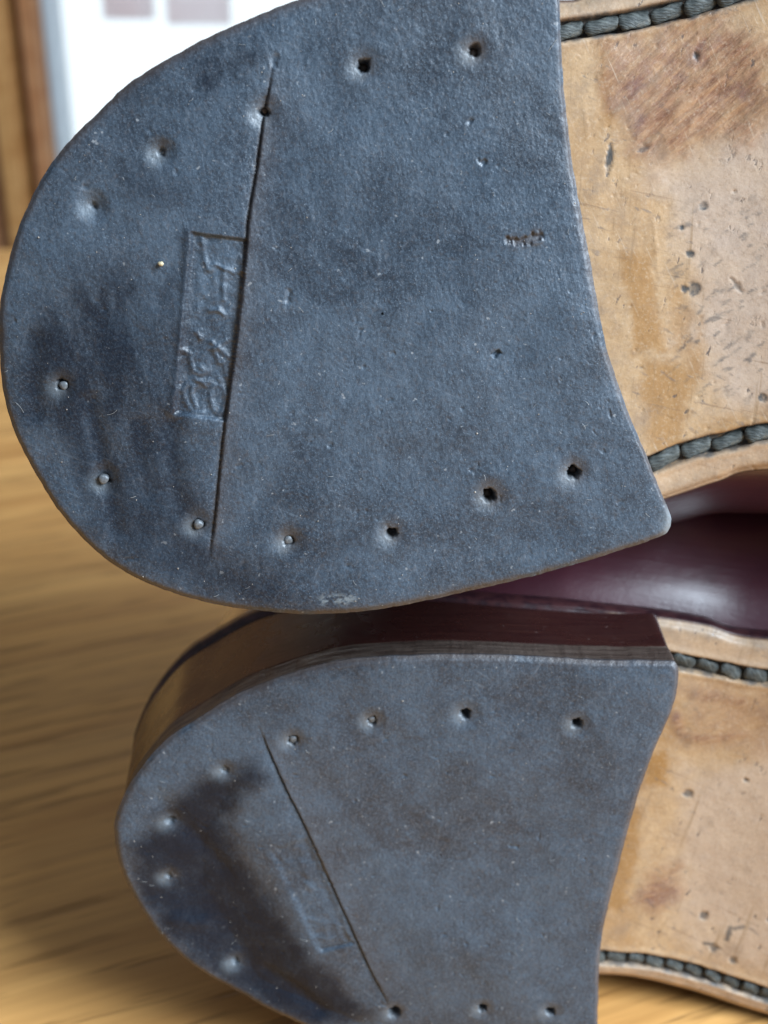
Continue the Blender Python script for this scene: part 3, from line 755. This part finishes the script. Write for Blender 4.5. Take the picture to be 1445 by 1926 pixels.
UPPER = dict(label='burgundy shoe resting on top, grey rubber heel with stamped label and nail holes facing out', seed=11, lift=6.0, centre=(720, 590),
    lift_label='dusty blue grey rubber heel lift with rectangular stamp and seam',
    outline=[(1053, 0), (1056, 75), (1062, 175), (1073, 265), (1089, 375), (1107, 465), (1122, 550), (1137, 632), (1160, 710), (1187, 785), (1215, 850), (1239, 910), (1258, 955), (1266, 982), (1260, 1001), (1245, 1011),
             (1172, 1037), (1092, 1062), (982, 1092), (862, 1120), (722, 1146), (600, 1156), (500, 1152), (400, 1140), (320, 1118), (250, 1089), (200, 1058), (150, 1014), (100, 952), (50, 866), (20, 795), (4, 715), (1, 640), (4, 572), (25, 475), (65, 370), (115, 287),
             (185, 212), (250, 151), (370, 80), (470, 34), (555, 0), (680, -32), (800, -50), (920, -56), (1000, -52), (1042, -40)],
    relief=relief_upper, stains=stains_haze_upper,
    edge_top=edge_px(UPF, [(1060, 2), (1160, -24)], [(72, 36.5), (110, 42), (150, 44), (190, 40), (220, 31), (240, 18), (247, 6), (249, 0.6)]),
    edge_bot=edge_px(UPF, [(1258, 938), (1350, 906), (1445, 880)], [(80, -34), (115, -45), (150, -50), (190, -44), (220, -33), (240, -17), (247, -5), (249, 0.4)]),
    stitch_top=[(1057, 59), (1190, 38), (1320, 8), (1445, -30)], stitch_bot=[(1228, 872), (1300, 845), (1370, 828), (1445, 808)],
    grimy_edge=.32, pitch=(4.1, 4.4), skew=(.10, .20), bulge=(([-40, 30, 60, 100], [0, 1, 2.5, .5]), ([-40, -5, 25, 45, 62, 85, 110], [.3, 1.5, 6.0, 11.5, 13, 8, 0])), taper=12.0,
    nails=[(112, 727, -1.5, .56, False), (193, 906, -1.15, .62, False), (372, 990, -.5, .6, False), (543, 1018, -.52, .60, False), (306, 284, -1.0, .34, False), (175, 385, -1.5, .30, False),
           (497, 208, -1.0, .40, True), (685, 122, -2.0, .55, True), (895, 97, -1.0, .50, True), (737, 1003, -1.9, .45, True), (922, 934, -2.1, .55, True), (1080, 891, -2.0, .50, True)])
LOWER = dict(label='burgundy shoe lying on the oak table, its heel worn dark and smooth at the back', seed=23, lift=5.6, centre=(830, 1610),
    lift_label='blue grey rubber heel lift with a dark polished worn crescent',
    outline=[(1272, 1248), (1276, 1285), (1266, 1333), (1244, 1385), (1219, 1445), (1184, 1553), (1154, 1669), (1135, 1751), (1128, 1816), (1125, 1900), (1118, 1970), (1060, 1996), (960, 2003), (800, 1992), (640, 1958), (518, 1912), (458, 1882), (372, 1828), (308, 1771), (256, 1698),
             (226, 1630), (215, 1569), (221, 1530), (252, 1466), (308, 1398), (372, 1354), (441, 1312), (501, 1287), (587, 1259), (673, 1242), (822, 1234), (951, 1237), (1124, 1245), (1240, 1246)],
    relief=relief_lower, stains=stains_lower,
    edge_top=edge_px(LOF, [(1232, 1166), (1330, 1181), (1445, 1203)], [(80, 34), (115, 44), (150, 46), (190, 42), (220, 32), (240, 18), (247, 6), (249, 2.6)]),
    edge_bot=edge_px(LOF, [(1130, 1838), (1290, 1860), (1445, 1890)], [(90, -34.6), (120, -34.2), (150, -32.5), (190, -28), (220, -21), (240, -10), (247, 0), (249, 2.4)]),
    stitch_top=[(1285, 1246), (1350, 1257), (1445, 1268)], stitch_bot=[(1135, 1800), (1230, 1808), (1330, 1826), (1445, 1850)],
    grimy_edge=.32, pitch=(3.6, 3.1), skew=(-.35, -.30), bulge=(([-40, -8, 15, 35, 60, 85, 125], [.3, 4.5, 12.0, 16.5, 18, 15, 0]), ([-40, 60, 110], [0, 0, 0])), taper=13.0,
    nails=[(700, 1357, -.5, .56, False), (552, 1394, -.45, .62, False), (422, 1450, -.75, .42, False), (318, 1548, -1.5, .44, False), (440, 1820, -2.2, .40, False),
           (315, 1655, -2.1, .40, False), (875, 1344, -1.9, .45, True), (1085, 1362, -1.9, .48, True), (742, 1905, -1.9, .5, True), (908, 1898, -1.9, .45, True), (1035, 1903, -1.9, .45, True)])
shoe_a, lift_a = make_shoe(UPF, UPPER)
shoe_b, lift_b = make_shoe(LOF, LOWER)

# ------------------------------------------------------------------ window with timber posts behind the table
WY = 1500.0
wood_a = mat_wood('window_timber', (.52, .24, .075), (.66, .35, .13), math.radians(90), streak=.5)
wood_b = mat_wood('dark_timber', (.075, .034, .014), (.13, .062, .028), math.radians(90), streak=.5)
wood_c = mat_wood('reddish_timber', (.42, .18, .075), (.52, .26, .12), math.radians(90), streak=.5)
M_PVC = simple('white_frame', (.55, .62, .66), .4, scale=40, var=.05)
win = bpy.data.objects.new('window', None); COL.objects.link(win); win.location = (0, WY*1e-3, -.4)
tag(win, 'bright glazed window in pale frame beyond the table', 'window')
def wx(px, y=WY):                              # photo column (high in the frame) -> x on the plane Y = y
    d = ray(px, 150); return d[0]/d[1]*y
def post(name, p0, p1, y0, y1, mat, parent, z0=-800, z1=1500):
    return boxmm(name, (wx(p0), y0, z0), (wx(p1), y1, z1), mat, parent, 2.0)
post('frame', 101, 120, -25, 25, M_PVC, win); post('frame', 1600, 1640, -25, 25, M_PVC, win)
boxmm('frame', (wx(120), -25, 1440), (wx(1600), 25, 1500), M_PVC, win)
boxmm('frame', (wx(120), -25, -800), (wx(1600), 25, -730), M_PVC, win)
boxmm('pane', (wx(120), -3, -730), (wx(1600), 3, 1440), mat_pane(), win)
post('glazing_bar', 292, 303, -20, 20, M_PVC, win, 640, 1440)
dr = bpy.data.objects.new('wooden_door_frame', None); COL.objects.link(dr); dr.location = (0, WY*1e-3, -.4)
tag(dr, 'brown timber door frame with dark groove left of the window', 'door frame')
post('post', -1700, 16, -50, 0, wood_c, dr); post('post', 18, 52, -75, 0, wood_a, dr)  # first post widened far left, unseen, to reflect brown in the heel wall
post('recess', 52, 70, -20, 10, wood_b, dr); post('moulding', 70, 100, -50, 10, wood_c, dr)

# unidentified pinkish shapes in the window, modelled as hung cloths, far out of focus
def mat_cloth():
    n = NT('thin_pink_cloth'); t = n.t
    tr = n.n('ShaderNodeBsdfTranslucent'); k = n.noise(9, 3, .5)
    t.links.new(n.mix(n.ramp(k, .3, .7), (.93, .84, .84), (1.0, .97, .98)), tr.inputs[0])
    t.links.new(tr.outputs[0], t.nodes['Material Output'].inputs[0]); return n.m
M_CLOTH = mat_cloth()
for k, (p0, p1, py) in enumerate([(205, 300, 36), (322, 440, 46)]):
    y = WY+60+k*20; e = ray(250, py); zb_ = CAM[2]*1e3+e[2]/e[1]*y
    V = []; nx, nz = 28, 6
    for i in range(nz):
        for j in range(nx):
            V.append((wx(p0, y)+(wx(p1, y)-wx(p0, y))*j/(nx-1), y+4*math.sin(j*1.3), zb_+(1050-zb_)*i/(nz-1)))
    V = np.array(V); V = np.vstack([V, V+np.array([0, 1.2, 0])])
    b_ = build('pinkish_shape', V, np.vstack([grid_faces(nz, nx), grid_faces(nz, nx, off=nx*nz)[:, ::-1]]), M_CLOTH)
    tag(b_, ('narrow blurred pinkish shape in the window, modelled as cloth, beside the door frame', 'wide blurred pinkish shape in the window, modelled as cloth, above the shoe heel')[k], 'cloth', 'blurred shapes in the window')

# ------------------------------------------------------------------ crumbs
def crumb(px, py, fr, size, label):
    V = []; nn = 9
    p = fr.uv(px, py)
    for i in range(5):
        for j in range(nn):
            a = 2*math.pi*j/nn; b_ = math.pi*(i+.5)/5; k = 1+random.uniform(-.25, .25)
            V.append((size*k*math.sin(b_)*math.cos(a), size*.8*k*math.sin(b_)*math.sin(a), size*.7*k*math.cos(b_)))
    o = build('crumb', V, [tuple(q) for q in grid_faces(5, nn, True).tolist()]+[tuple(range(nn))[::-1], tuple(range(4*nn, 5*nn))], M_CRUMB)
    o.location = fr.P+fr.u*p[0]*1e-3+fr.v*p[1]*1e-3+fr.w*(.0001)
    tag(o, label, 'crumb')
crumb(303, 496, UPF, .38, 'tiny pale yellow crumb stuck on the upper grey heel beside the stamp')
